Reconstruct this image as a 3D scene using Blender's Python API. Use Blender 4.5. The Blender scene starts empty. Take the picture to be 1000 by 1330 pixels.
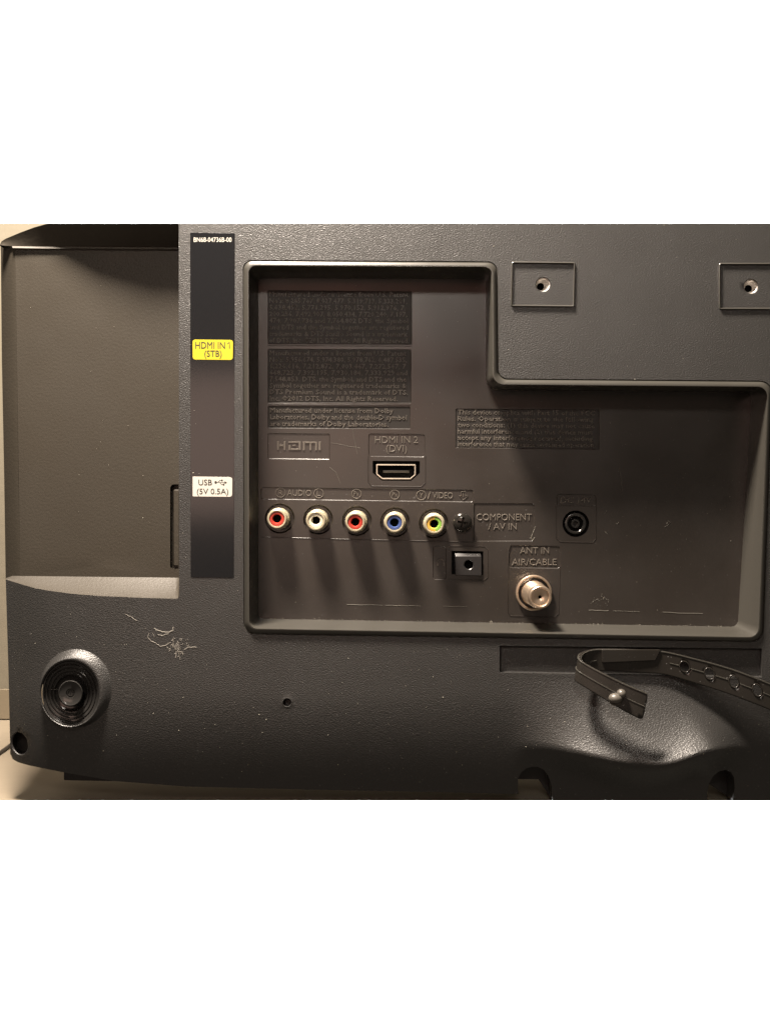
import bpy, bmesh, math, random
from mathutils import Vector, geometry
random.seed(7)
R = math.radians
S = 0.00028            # metres per unit of the drawing plane (about 0.28 mm)
D = 1200.0             # camera distance in those units
VX, VY = 515.0, 650.0
def W(x, y, d):        # true position: x right, y down, d towards the viewer
    return Vector(((x - VX) * S, -d * S, -(y - VY) * S))
def U(x, y, d):        # the point at height d over the back plane that stands in line with (x, y)
    f = (D - d) / D
    return Vector(((x - VX) * f * S, -d * S, -(y - VY) * f * S))

sc = bpy.context.scene
COL = sc.collection
# ------------------------------------------------------------------ camera
cam = bpy.data.cameras.new('camera'); co = bpy.data.objects.new('camera', cam); COL.objects.link(co)
co.location = (0, -D * S, 0); co.rotation_euler = (R(90), 0, 0)
cam.sensor_fit = 'VERTICAL'; cam.sensor_height = 24; cam.lens = 24 * D / 1330
cam.shift_x = (500 - VX) / 1330; cam.shift_y = -(665 - VY) / 1330
cam.clip_start = 0.01; cam.clip_end = 50
sc.camera = co
# ------------------------------------------------------------------ light
w = bpy.data.worlds.new('World'); sc.world = w; w.use_nodes = True
w.node_tree.nodes['Background'].inputs[0].default_value = (1.0, 0.86, 0.68, 1)
w.node_tree.nodes['Background'].inputs[1].default_value = 0.11
def lamp(kind, name, loc, power, color, size=0.0, size_y=None, target=None):
    l = bpy.data.lights.new(name, kind); l.energy = power; l.color = color
    if kind == 'AREA':
        l.size = size
        if size_y: l.shape = 'RECTANGLE'; l.size_y = size_y
    else: l.shadow_soft_size = size
    o = bpy.data.objects.new(name, l); COL.objects.link(o); o.location = loc
    if target is not None: o.rotation_euler = (Vector(target) - Vector(loc)).to_track_quat('-Z', 'Y').to_euler()
    return o
lamp('POINT', 'key_lamp', W(115, -850, 388), 62, (1.0, 0.87, 0.74), 150 * S)
lamp('AREA', 'room_fill', W(-250, 430, 2400), 0.5, (1.0, 0.68, 0.54), 1500 * S, 560 * S, W(-250, 430, 0))  # added lamp behind the camera, standing in for a lit room wall
lamp('AREA', 'red_sheen_fill', W(430, 60, 2400), 0.10, (1.0, 0.34, 0.24), 520 * S, 420 * S, W(430, 60, 0))  # made-up reddish lamp behind the camera, for sheen and fill on the recess
lamp('POINT', 'ceiling_lamp', W(420, -520, 2300), 4.2, (1.0, 0.91, 0.80), 120 * S)
for zz, xx in ((1, -1), (1, 1), (-1, -1), (-1, 1)):
    lamp('AREA', 'hidden_backdrop_lamp', W(500 + xx * 600, 660 - zz * 150, -950), 30, (1, 1, 1), 700 * S, 400 * S, W(500 + xx * 600, 660 - zz * 900, -1900))  # added lamps hidden behind the set, only to bleach the backdrop white
sc.view_settings.view_transform = 'Standard'; sc.view_settings.look = 'None'
sc.view_settings.exposure = 0; sc.view_settings.gamma = 1

# ------------------------------------------------------------------ materials
def mat(name, color, rough=0.5, metal=0.0, spec=0.5, grain=0.0, gscale=900, fine=0.0, mottle=0.0, rvar=0.0, emit=None, specks=0.0, gstretch=None):
    m = bpy.data.materials.new(name); m.use_nodes = True
    nt = m.node_tree; N = nt.nodes; L = nt.links; b = N['Principled BSDF']
    b.inputs['Base Color'].default_value = (*color, 1); b.inputs['Roughness'].default_value = rough
    b.inputs['Metallic'].default_value = metal; b.inputs['Specular IOR Level'].default_value = spec
    tc = N.new('ShaderNodeTexCoord')
    def noise(scale, detail=2, vec=None):
        n = N.new('ShaderNodeTexNoise'); n.inputs['Scale'].default_value = scale; n.inputs['Detail'].default_value = detail
        L.new(vec or tc.outputs['Object'], n.inputs['Vector']); return n
    hsum = None
    if grain:
        vec = None
        if gstretch:
            mp = N.new('ShaderNodeMapping'); mp.inputs['Scale'].default_value = (0.75, 1, 1.25); mp.inputs['Rotation'].default_value = (0, R(gstretch), 0)
            L.new(tc.outputs['Object'], mp.inputs[0]); vec = mp.outputs[0]
        n = noise(gscale, 3, vec); bp = N.new('ShaderNodeBump'); bp.inputs['Strength'].default_value = 1.0; bp.inputs['Distance'].default_value = grain
        L.new(n.outputs[0], bp.inputs['Height']); hsum = bp
    if fine:
        n = noise(2600, 1); bp = N.new('ShaderNodeBump'); bp.inputs['Strength'].default_value = 1.0; bp.inputs['Distance'].default_value = fine
        L.new(n.outputs[0], bp.inputs['Height'])
        if hsum: L.new(hsum.outputs[0], bp.inputs['Normal'])
        hsum = bp
    if hsum: L.new(hsum.outputs[0], b.inputs['Normal'])
    if rvar:
        n = noise(45, 5); mr = N.new('ShaderNodeMapRange'); mr.inputs[1].default_value = 0.35; mr.inputs[2].default_value = 0.65
        mr.inputs[3].default_value = rough - rvar; mr.inputs[4].default_value = rough + rvar
        L.new(n.outputs[0], mr.inputs[0]); L.new(mr.outputs[0], b.inputs['Roughness'])
    last = None
    if mottle:
        n = noise(28, 4); mx = N.new('ShaderNodeMix'); mx.data_type = 'RGBA'
        mx.inputs[6].default_value = (*[c * (1 - mottle) for c in color], 1); mx.inputs[7].default_value = (*[min(1, c * (1 + mottle)) for c in color], 1)
        L.new(n.outputs[0], mx.inputs[0]); last = mx.outputs[2]
    if specks:
        n = noise(1500, 0); mr = N.new('ShaderNodeMapRange'); mr.inputs[1].default_value = 0.80; mr.inputs[2].default_value = 0.86
        L.new(n.outputs[0], mr.inputs[0]); mx = N.new('ShaderNodeMix'); mx.data_type = 'RGBA'
        mx.inputs[6].default_value = (*color, 1); mx.inputs[7].default_value = (*[min(1, c + specks) for c in color], 1)
        if last: L.new(last, mx.inputs[6])
        L.new(mr.outputs[0], mx.inputs[0]); last = mx.outputs[2]
    if last: L.new(last, b.inputs['Base Color'])
    return m
M = {}
M['shell'] = mat('textured_plastic', (0.024, 0.0232, 0.0222), 0.40, spec=0.65, grain=0.00020, gscale=2200, rvar=0.03, mottle=0.1, specks=0.05, gstretch=35)
M['pocket'] = mat('fine_plastic', (0.034, 0.029, 0.022), 0.46, spec=0.3, grain=0.00006, gscale=1100, rvar=0.04, mottle=0.1)
M['panel'] = mat('smooth_plastic', (0.020, 0.0165, 0.014), 0.33, spec=0.7, fine=0.000012, rvar=0.05, mottle=0.12, specks=0.05)
M['rim'] = mat('rim_plastic', (0.036, 0.034, 0.029), 0.32, spec=0.8, fine=0.00001, rvar=0.03)
M['black'] = mat('black_plastic', (0.014, 0.013, 0.013), 0.35)
M['plate'] = mat('matte_plate', (0.017, 0.014, 0.012), 0.55, spec=0.4)
M['lip'] = mat('lightened_plastic', (0.075, 0.068, 0.058), 0.4)  # lightened so the shaded hood lip looks lit; the strap stud shares it
M['insert'] = mat('insert_metal', (0.80, 0.76, 0.70), 0.3, metal=0.3)
M['screw'] = mat('black_screw', (0.03, 0.027, 0.024), 0.16, metal=0.6)
M['letter'] = mat('lit_lettering_plastic', (0.095, 0.083, 0.070), 0.4, spec=0.5)  # same plastic as the panel, lightened so the raised letters look lit
M['scratch'] = mat('faint_scratch', (0.085, 0.078, 0.064), 0.7)
M['gloss'] = mat('glossy_black_plastic', (0.020, 0.019, 0.018), 0.2, fine=0.000006)
M['hole'] = mat('dark_cavity', (0.004, 0.004, 0.004), 0.8, spec=0.1)
M['sticker'] = mat('sticker_film', (0.009, 0.009, 0.010), 0.12, fine=0.000004)
M['yellow'] = mat('yellow_print', (0.40, 0.345, 0.012), 0.4)
M['whitep'] = mat('white_print', (0.52, 0.50, 0.45), 0.4)
M['ink'] = mat('dark_ink', (0.022, 0.02, 0.014), 0.5)
M['cream'] = mat('nickel_shell', (0.50, 0.45, 0.32), 0.28, metal=0.5)  # warm reflection on the nickel is put into this base colour
M['red'] = mat('red_plastic', (0.34, 0.03, 0.018), 0.35)
M['ivory'] = mat('ivory_plastic', (0.60, 0.55, 0.42), 0.35)
M['blue'] = mat('blue_plastic', (0.035, 0.06, 0.17), 0.3)
M['amber'] = mat('amber_plastic', (0.52, 0.30, 0.05), 0.35)
M['green'] = mat('green_plastic', (0.17, 0.34, 0.045), 0.35)
M['brass'] = mat('worn_brass', (0.66, 0.52, 0.39), 0.30, metal=0.9, fine=0.00002)
M['steel'] = mat('bright_steel', (0.60, 0.54, 0.45), 0.25, metal=0.7)
M['strap'] = mat('strap_plastic', (0.016, 0.014, 0.012), 0.24, fine=0.00002, rvar=0.08, specks=0.1)
M['dust'] = mat('dust', (0.32, 0.30, 0.25), 0.9)
M['scuff'] = mat('scuff_mark', (0.155, 0.143, 0.125), 0.8)
M['wall'] = mat('painted_wall', (0.115, 0.10, 0.072), 0.8, grain=0.0002, gscale=150, mottle=0.05)
M['base'] = mat('baseboard_paint', (0.13, 0.105, 0.07), 0.6, mottle=0.06)
M['floor'] = mat('pale_floorboard', (0.185, 0.155, 0.115), 0.5, grain=0.0001, gscale=200, mottle=0.14)
M['floor2'] = mat('grey_floorboard', (0.20, 0.18, 0.14), 0.5, grain=0.0001, gscale=200, mottle=0.14)
M['back'] = mat('backdrop_white', (0.9, 0.9, 0.9), 1.0, spec=0.0)
M['cable'] = mat('cable_rubber', (0.02, 0.016, 0.012), 0.5)

# ------------------------------------------------------------------ mesh helpers
class MB:
    def __init__(s): s.v = []; s.f = []; s.m = []
    def vert(s, p): s.v.append(p); return len(s.v) - 1
    def verts(s, ps): return [s.vert(p) for p in ps]
    def face(s, *i, m=0): s.f.append(i); s.m.append(m)
    def loft(s, loops, closed=True, cap0=False, cap1=False, m=0):
        ids = [s.verts(l) for l in loops]; n = len(loops[0])
        for a, b in zip(ids, ids[1:]):
            for i in range(n if closed else n - 1):
                j = (i + 1) % n; s.face(a[i], a[j], b[j], b[i], m=m)
        if cap1: s.face(*ids[-1], m=m)
        if cap0: s.face(*reversed(ids[0]), m=m)
        return ids
    def build(s, name, mats, parent=None, smooth=35, loc=None):
        me = bpy.data.meshes.new(name); me.from_pydata([tuple(v) for v in s.v], [], s.f)
        ms = mats if isinstance(mats, (list, tuple)) else [mats]
        for x in ms: me.materials.append(M[x])
        if len(ms) > 1: me.polygons.foreach_set('material_index', s.m)
        bm = bmesh.new(); bm.from_mesh(me)
        bmesh.ops.remove_doubles(bm, verts=bm.verts, dist=S * 0.004)
        bmesh.ops.recalc_face_normals(bm, faces=bm.faces) if getattr(s, 'recalc', True) else None
        bm.to_mesh(me); bm.free()
        if smooth:
            me.polygons.foreach_set('use_smooth', [True] * len(me.polygons)); me.set_sharp_from_angle(angle=R(smooth))
        o = bpy.data.objects.new(name, me); COL.objects.link(o)
        if parent: o.parent = parent
        if loc is not None: o.location = loc
        return o
def empty(name, loc=(0, 0, 0), parent=None):
    o = bpy.data.objects.new(name, None); COL.objects.link(o); o.location = loc; o.empty_display_size = 0.02
    if parent: o.parent = parent
    return o
def tag(o, **k):
    for a, b in k.items(): o[a] = b
    return o
def rpoly(pts, seg=5):       # rounded polygon, pts = (x, y, r)
    out = []; n = len(pts)
    for i in range(n):
        p = Vector(pts[i][:2]); a = Vector(pts[i - 1][:2]); b = Vector(pts[(i + 1) % n][:2]); r = pts[i][2]
        u = (a - p).normalized(); v = (b - p).normalized()
        if r <= 0: out.append((p.x, p.y)); continue
        ang = u.angle(v); t = r / math.tan(ang / 2); A = p + u * t; c = p + (u + v).normalized() * (r / math.sin(ang / 2))
        B = p + v * t
        a0 = math.atan2(A.y - c.y, A.x - c.x); a1 = math.atan2(B.y - c.y, B.x - c.x); da = (a1 - a0 + math.pi) % (2 * math.pi) - math.pi
        for k in range(seg + 1):
            q = a0 + da * k / seg; out.append((c.x + r * math.cos(q), c.y + r * math.sin(q)))
    return out
def rect(x0, y0, x1, y1, r=0, y0b=None, y1b=None):
    y0b = y0 if y0b is None else y0b; y1b = y1 if y1b is None else y1b
    return rpoly([(x0, y0, r), (x1, y0b, r), (x1, y1b, r), (x0, y1, r)], 4)
def area(l): return sum(l[i - 1][0] * l[i][1] - l[i][0] * l[i - 1][1] for i in range(len(l))) / 2
def inset(l, d):             # move a loop inwards by d
    n = len(l); sg = 1 if area(l) > 0 else -1; out = []
    for i in range(n):
        p = Vector(l[i]); a = Vector(l[i - 1]); b = Vector(l[(i + 1) % n])
        e1 = (p - a); e2 = (b - p)
        if e1.length < 1e-6: e1 = e2
        if e2.length < 1e-6: e2 = e1
        e1.normalize(); e2.normalize()
        n1 = Vector((-e1.y, e1.x)) * sg; n2 = Vector((-e2.y, e2.x)) * sg; m = n1 + n2
        k = max(0.5, (1 + n1.dot(n2)) / 2)
        q = p + m / 2 / k * d; out.append((q.x, q.y))
    return out
def circ(cx, cy, rx, ry=None, n=36, rot=0):
    ry = ry or rx
    return [(cx + rx * math.cos(2 * math.pi * i / n + rot), cy + ry * math.sin(2 * math.pi * i / n + rot)) for i in range(n)]
def inside(p, l):
    x, y = p; c = False
    for i in range(len(l)):
        x1, y1 = l[i - 1]; x2, y2 = l[i]
        if (y1 > y) != (y2 > y) and x < (x2 - x1) * (y - y1) / (y2 - y1) + x1: c = not c
    return c
def near(p, l, r):
    P = Vector(p)
    for i in range(len(l)):
        a = Vector(l[i - 1]); b = Vector(l[i]); ab = b - a
        t = 0 if ab.length < 1e-6 else max(0, min(1, (P - a).dot(ab) / ab.length_squared))
        if (P - a - ab * t).length < r: return True
    return False
def dens(l, step):
    out = []
    for i in range(len(l)):
        a = Vector(l[i]); b = Vector(l[(i + 1) % len(l)]); k = max(1, int((b - a).length / step))
        for j in range(k): q = a.lerp(b, j / k); out.append((q.x, q.y))
    return out
def skin(mb, outer, holes, h, grid=0, mapf=U, m=0, extra=None):
    loops = [outer] + holes; pts = []; edges = []
    for l in loops:
        k = len(pts); pts += [Vector(p) for p in l]; edges += [(k + i, k + (i + 1) % len(l)) for i in range(len(l))]
    if grid:
        xs = [p[0] for p in outer]; ys = [p[1] for p in outer]
        boxes = [(min(p[0] for p in l) - grid, min(p[1] for p in l) - grid, max(p[0] for p in l) + grid, max(p[1] for p in l) + grid) for l in holes]
        y = min(ys) + grid * 0.5; row = 0
        while y < max(ys):
            x = min(xs) + grid * (0.5 if row % 2 else 0.25)
            while x < max(xs):
                ok = inside((x, y), outer)
                if ok and not (240 < x < 1040 and 300 < y < 960) and near((x, y), outer, grid * .35): ok = False
                if ok:
                    for l, bx in zip(holes, boxes):
                        if bx[0] < x < bx[2] and bx[1] < y < bx[3] and (inside((x, y), l) or near((x, y), l, grid * .35)): ok = False; break
                if ok: pts.append(Vector((x, y)))
                x += grid
            y += grid; row += 1
    if extra: pts += [Vector(p) for p in extra if inside(p, outer) and not near(p, outer, 1.5) and not any(inside(p, l) or near(p, l, 1.5) for l in holes)]
    vs, _, fs, ov, _, _ = geometry.delaunay_2d_cdt(pts, edges, [], 0, 1e-5)
    ids = [mb.vert(mapf(v.x, v.y, h(v.x, v.y))) for v in vs]
    for f in fs:
        c = sum((vs[i] for i in f), Vector((0, 0))) / len(f)
        if inside(c, outer) and not any(inside(c, l) for l in holes): mb.face(*[ids[i] for i in f], m=m)
def up(l, d):
    return [U(x, y, d(x, y) if callable(d) else d) for x, y in l]
def dish(mb, l, h, depth, slope=0.6, cap=True, m=0, mc=None):   # recessed plate with slightly sloping sides
    b = inset(l, slope); d0 = h if callable(h) else (lambda x, y: h)
    mb.loft([up(l, d0), up(b, lambda x, y: d0(x, y) - depth)], m=m)
    if cap: skin(mb, b, [], lambda x, y: d0(x, y) - depth, m=m if mc is None else mc)
def ridge(mb, pts, wd, hh, d, closed=False, m=0):
    n = len(pts); L = []; P = []; Q = []
    for i in range(n):
        p = Vector(pts[i]); a = Vector(pts[i - 1]) if (i or closed) else None; b = Vector(pts[(i + 1) % n]) if (i < n - 1 or closed) else None
        t = ((p - a).normalized() if a is not None else Vector((0, 0))) + ((b - p).normalized() if b is not None else Vector((0, 0)))
        t.normalize(); nn = Vector((-t.y, t.x)) * wd / 2; dd = d(p.x, p.y) if callable(d) else d
        L.append(U(*(p + nn), dd - .2)); P.append(U(*(p + nn * .3), dd + hh)); Q.append(U(*(p - nn * .3), dd + hh)); 
        P2 = U(*(p - nn), dd - .2); L[-1] = (L[-1], P[-1], Q[-1], P2)
    rows = list(zip(*L)); mb.loft([list(r) for r in zip(*rows)] if False else [list(r) for r in rows], closed=closed, m=m)
def lathe(mb, prof, n=36, m=0, c=(0, 0), cap_end=True, ms=None, cap_start=False):   # prof = (radius, d); local true units
    ids = [mb.verts([Vector(((c[0] + r * math.cos(2 * math.pi * i / n)) * S, -d * S, (c[1] + r * math.sin(2 * math.pi * i / n)) * S)) for i in range(n)]) for r, d in prof]
    for k, (a, b) in enumerate(zip(ids, ids[1:])):
        for i in range(n):
            j = (i + 1) % n; mb.face(a[i], a[j], b[j], b[i], m=(ms[k] if ms else m))
    if cap_end: mb.face(*ids[-1], m=(ms[-1] if ms else m))
    if cap_start: mb.face(*reversed(ids[0]), m=m)

# text: built-in font turned into mesh, fitted between x0 and x1, capitals between y0 (top) and y1 (baseline)
_cap = [None]
def text_mesh(s, ext, off, res=2, bev=0.0):
    cu = bpy.data.curves.new('lettering', 'FONT'); cu.body = s; cu.size = 1; cu.extrude = ext; cu.offset = off; cu.bevel_depth = bev; cu.bevel_resolution = 0; cu.resolution_u = res; cu.fill_mode = 'FRONT' if ext else 'BOTH'
    o = bpy.data.objects.new('lettering', cu); COL.objects.link(o)
    dg = bpy.context.evaluated_depsgraph_get(); me = bpy.data.meshes.new_from_object(o.evaluated_get(dg))
    V = [v.co.copy() for v in me.vertices]; F = [tuple(p.vertices) for p in me.polygons]
    bpy.data.objects.remove(o); bpy.data.meshes.remove(me); bpy.data.curves.remove(cu)
    return V, F
def text(mb, s, x0, x1, y0, y1, d, ext=0.9, off=-0.008, slope=0.0, m=0, res=2):
    if _cap[0] is None:
        V, F = text_mesh('H', 0.0, 0); _cap[0] = max(v.y for v in V)
    V, F = text_mesh(s, 0.02, off - (0.014 if ext > .3 else 0), res, 0.03 if ext > .3 else 0); zm = max(v.z for v in V)
    a = min(v.x for v in V); b = max(v.x for v in V); sx = (x1 - x0) / (b - a); sy = (y1 - y0) / _cap[0]
    ids = []
    for v in V:
        px = x0 + (v.x - a) * sx; py = y1 - v.y * sy + (px - x0) * slope
        dd = d(px, py) if callable(d) else d
        ids.append(mb.vert(U(px, py, dd + (ext if v.z > zm * .6 else (ext * .25 if v.z > 0 else -0.15)))))
    for f in F: mb.face(*[ids[i] for i in f], m=m)

# ------------------------------------------------------------------ the body of the television
def lerp_t(x, T):
    if x <= T[0][0]: return T[0][1]
    for (a, p), (b, q) in zip(T, T[1:]):
        if x <= b: return p + (q - p) * (x - a) / (b - a)
    return T[-1][1]
def sm(t): t = max(0, min(1, t)); return t * t * (3 - 2 * t)
LEFT = [(0, 0), (14, 0.12), (22, .26), (32, .42), (46, .58), (64, .72), (95, .86), (128, .94), (180, .99), (232, 1)]
LIP = [(640, 962), (674, 966), (707, 970), (730, 975), (766, 983), (793, 991), (820, 997), (838, 998.5), (858, 997.5), (874, 994.5), (892, 988), (910, 980.5), (932, 975), (960, 971), (1100, 970)]
CREASE = [(860, 752), (900, 761), (920, 765), (950, 776), (985, 803), (1000, 830)]
RIGHT = [(860, 850), (892, 879), (914, 901), (935, 921), (954, 937), (970, 945), (1000, 960)]
def swell(x, y):
    return sum(swell1(x, y + k) for k in (-5, 0, 5)) / 3
def swell1(x, y):
    lip = sum(lerp_t(x + k, LIP) for k in (-14, -7, 0, 7, 14)) / 5; y0 = 872
    if y < y0: return 0
    xc = lerp_t(y, CREASE); xr = lerp_t(y, RIGHT)
    t = (y - y0) / (lip - y0)
    if t <= 1: g = 0.22 * t + 0.78 * t ** 2.3
    else: g = max(0, 1 - ((y - lip) / 30)) ** 1.0 if y < lip + 30 else 0
    if t > 1: g = 1 - sm((y - lip) / 36 + .08) * 1.0
    skirt = 50 * sm((x - 655) / 150)
    dome = 84 * (1 - 0.22 * abs((x - 840) / 90) ** 2)
    bl = sm((x - xc + 30) / 90)
    A = skirt * (1 - bl) + (dome * 0.82 if x < 1100 else 0) * bl
    A *= 1 - sm((x - xr + 25) / 70) * 0.96
    return A * g
DK = -36.0
def H(x, y):
    h = DK * (1 - lerp_t(x, LEFT)) if x < 232 else 0
    if y > 900: 
        u = (y - 900) / 135; h -= 26 * u * u
    if y > 868 and x > 630: h += swell(x, y)
    return h
tv = tag(empty('television', W(500, 1030, -60)), label='black television seen from behind with ports in a recessed panel', category='television')
tv.matrix_world.translation = W(500, 1030, -60)
INV = -W(500, 1030, -60)
def part(mb, name, mats, parent=tv, smooth=35, label=None):
    o = mb.build(name, mats, parent, smooth)
    if parent is tv: o.location = INV
    if label: o['label'] = label
    return o

# recess outlines: G outer groove, C crest, F floor edge
G = [(315.5, 337.5, 12), (646, 339.5, 13), (647.5, 491.5, 12), (1003, 494.5, 16), (990.5, 834.5, 17), (316.5, 824, 16)]
B1 = [(318, 340, 11), (643.5, 342, 13), (645, 494.5, 13), (1001, 497.5, 15), (988.5, 832, 15), (319, 821, 14)]
C = [(321.5, 343.5, 11), (640.5, 345, 12), (641.5, 498, 13), (998, 501, 14), (985.5, 829, 14), (322.5, 817.5, 12)]
C2 = [(324, 347, 10), (637.5, 348.5, 11), (638, 500.5, 14), (996.5, 503.5, 13), (983, 826, 13), (325, 815, 11)]
FL = [(336, 361.5, 5), (631, 362, 6), (631, 506.5, 16), (975.5, 509.5, 6), (957.5, 814, 9), (336, 803.5, 7)]
rp = lambda P: rpoly(P, 7)
Gl, B1l, Cl, C2l, Fl = map(rp, (G, B1, C, C2, FL))
DP = -55.0

slot = rect(648.5, 838.5, 989, 873.5, 1.5, 842, 880)
knob0 = circ(99, 894, 47, 51, 48)
corner = circ(26, 965.5, 11, 15.5, 28, 0)
corner = [(x + (y - 965) * 0.12, y) for x, y in corner]
pin = circ(373, 912.5, 7.2, 7.2, 24)
plates = [(664, 339.5, 747, 399), (933, 341.5, 1016, 402)]
vh = [(705, 369.5), (974.5, 372)]
vhl = [circ(x, y, 10, 10, 28) for x, y in vh]
arch1 = [(672.5, 1031.3), (672.5, 1011), (677, 1003), (683, 998), (690, 996), (698, 996), (706, 1000), (712, 1008), (716, 1020), (717.5, 1040)]
arch2 = [(917.5, 1040), (918, 1028), (920, 1018), (926, 1007.5), (934, 1001.5), (942, 1000), (949, 1003), (953, 1011), (953.5, 1024), (951, 1040)]
outer = [(232.5, 290), (1070, 290), (1070, 1040)] + arch2[::-1] + arch1[::-1] + [(560, 1028.5), (400, 1025.5), (240, 1021.5), (150, 1014.5), (85, 1003.5), (40, 994.5), (24, 990), (17, 986), (14, 979), (11.5, 870), (8, 752.5),
         (14, 754.5), (32, 760), (46, 764), (64, 767.2), (95, 771.3), (128, 774), (192, 776.7), (228, 777.8), (231.5, 777), (233, 774), (233, 750)]
outer = dens(outer, 9)
mb = MB()
skin(mb, outer, [Gl, slot, knob0, corner, pin] + vhl, H, grid=6.5, extra=[(x, lerp_t(x, LIP) + k) for x in range(664, 1000, 4) for k in (-16, -12, -8, -5, -2.5, 0, 2.5, 5, 8, 12, 17, 23, 29)])
# sides going back from the outline, and a flat rear so the body is closed
back = [W(VX + (x - VX) * (D - H(x, y)) / D, VY + (y - VY) * (D - H(x, y)) / D, min(H(x, y) - 3, -70)) for x, y in outer]
o2 = up(outer, H)
mb.loft([o2, back])
# hole walls in the shell
mb.loft([up(corner, H), up([(x + .8, y) for x, y in inset(corner, 1.2)], lambda x, y: H(x, y) - 2), up([(x + 3, y - 2) for x, y in inset(corner, 2.5)], lambda x, y: H(x, y) - 26)], cap1=True)
mb.loft([up(pin, H), up(inset(pin, 1.4), lambda x, y: H(x, y) + .4), up(inset(pin, 2.2), lambda x, y: H(x, y) - 1), up(inset(pin, 3.2), lambda x, y: H(x, y) - 14)], cap1=True)
for l in vhl:
    mb.loft([up(l, 0), up(inset(l, .7), -.8), up(inset(l, 1.0), -2.6)])
# cable slot
s1 = inset(slot, 2.2)
mb.loft([up(slot, H), up(s1, lambda x, y: H(x, y) - 8)])
skin(mb, s1, [], lambda x, y: -8)
part(mb, 'back_shell', 'shell', smooth=40)

# recess rim and walls
mb = MB()
mb.loft([up(Gl, 0), up(inset(Gl, 0.8), -1.6), up(inset(Gl, 1.6), -0.6), up(B1l, 1.6), up(Cl, 4.0), up(inset(Cl, 1.4), 3.8), up(C2l, 0.5), up([(a[0] * .5 + b[0] * .5, a[1] * .5 + b[1] * .5) for a, b in zip(C2l, Fl)], -27), up(Fl, DP)])
part(mb, 'recess_rim', 'rim', smooth=50)

# ------------------------------------------------------------------ port panel
jackpos = [(363.6, 673.4), (413.4, 674.8), (463.6, 676.6), (513, 678.2), (563.2, 679.8)]
jl = [circ(x, y, 19.6, 19.6, 40) for x, y in jackpos]
hd = [(484, 598.5), (545.2, 598.8), (545.2, 614.5), (534, 624.5), (496, 624.3), (484, 614.2)]
dc = circ(747.4, 680.2, 17.3, 17.3, 40)
hp = [(586.3, 715.4), (627.5, 716), (627.3, 747), (586.3, 746)]
labels = [rect(348, 377, 535, 447, 1.6, 378.5, 447.8), rect(348, 453, 534, 523, 1.6, 453.8, 524), rect(348, 527.2, 533, 556.3, 1.6, 528, 557.5),
          rect(348, 562.5, 428.5, 596, 1.6, 563.3, 597), rect(478.5, 563, 552, 593, 3.5, 563.8, 594), rect(339, 632.6, 614.5, 648.6, 3, 636, 652.4),
          rpoly([(615.6, 653.4, 1.5), (694.5, 653.6, 5), (692.5, 703, 3), (615, 703.2, 1.5)], 4), rect(660.7, 708, 727, 737.6, 3.5, 709, 738.6), rect(722.5, 641.4, 774, 657, 4, 642.4, 658.2),
          rect(591.5, 530.6, 778, 582, 1.6, 532, 584), rect(562, 709, 579.5, 753, 4, 709.3, 753.2)]
mb = MB()
skin(mb, Fl, jl + [hd, dc, hp] + labels, lambda x, y: DP, grid=0)
for i, l in enumerate(labels[:-1]): dish(mb, l, DP, 1.0, 0.8, mc=2 if i in (0, 1, 2, 9) else 0)
dish(mb, labels[-1], DP, 1.0, 0.8)
# thin raised and sunk mould lines
for pts in ([(340, 697.5), (449, 700.5), (560, 702.8), (615, 704.2)], [(663, 707), (660.5, 714), (659.5, 740)],
            [(478.2, 592), (478.2, 626), (483, 631.5), (547, 632.2), (552.3, 627), (552.3, 592)],
            [(660, 737), (659.3, 795), (663, 800), (720, 801.5), (725, 797), (727.2, 737)],
            [(722, 656), (722, 699), (726.5, 703.6), (769.5, 704.8), (773.6, 700), (774.3, 656)],
            [(582, 709.2), (629, 709.7), (633.3, 713.5), (633.4, 749.5), (629, 753.4), (582, 753)],
            [(614.8, 653), (614.6, 703)]):
    ridge(mb, pts, 1.5, 0.55, DP)
for pts in ([(348, 448.8), (535, 449.8)], [(348, 525), (533, 525.8)]): ridge(mb, pts, 1.6, .7, DP)
# shallow rounded seats of the jacks
for l in jl:
    mb.loft([up(l, DP), up(inset(l, .9), DP - 1.2), up(inset(l, 2.2), DP - 5)], cap1=True)
# cavities behind the ports
for l, dd in ((hd, 9), (hp, 10), (dc, 7)): mb.loft([up(l, DP), up(inset(l, .3), DP - dd)], cap1=True, m=1)
part(mb, 'port_panel', ['panel', 'hole', 'plate'], smooth=35)

# embossed lettering
DT = DP - 1.0
def block(lines, x0, y0, pitch, capr, slope, name='embossed_text', ext=0.85):
    mb = MB()
    for i, (s, x1) in enumerate(lines):
        if s: text(mb, s, x0, x1, y0 + i * pitch, y0 + i * pitch + capr, DT, ext=ext, off=0.004, slope=slope, res=1)
    return part(mb, name, 'letter', smooth=0)
block([("Manufactured under a license from U.S. Patent", 530.5), ("No's: 8,285,767, 8,027,477, 5,319,713, 5,333,201,", 529), ("5,638,452, 5,771,295, 5,970,152, 5,912,976, 7,", 527),
       ("200,236, 7,492,907, 8,050,434, 7,720,240, 7,197,", 529), ("474, 7,907,736 and 7,764,802 DTS, the Symbol", 530), ("and DTS and the Symbol together are registered", 530.5),
       ("trademarks & DTS Studio Sound is a trademark", 529.5), ("of DTS, Inc. ©2012 DTS, Inc. All Rights Reserved.", 531)], 350, 378.8, 8.55, 6.1, .004)
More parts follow.
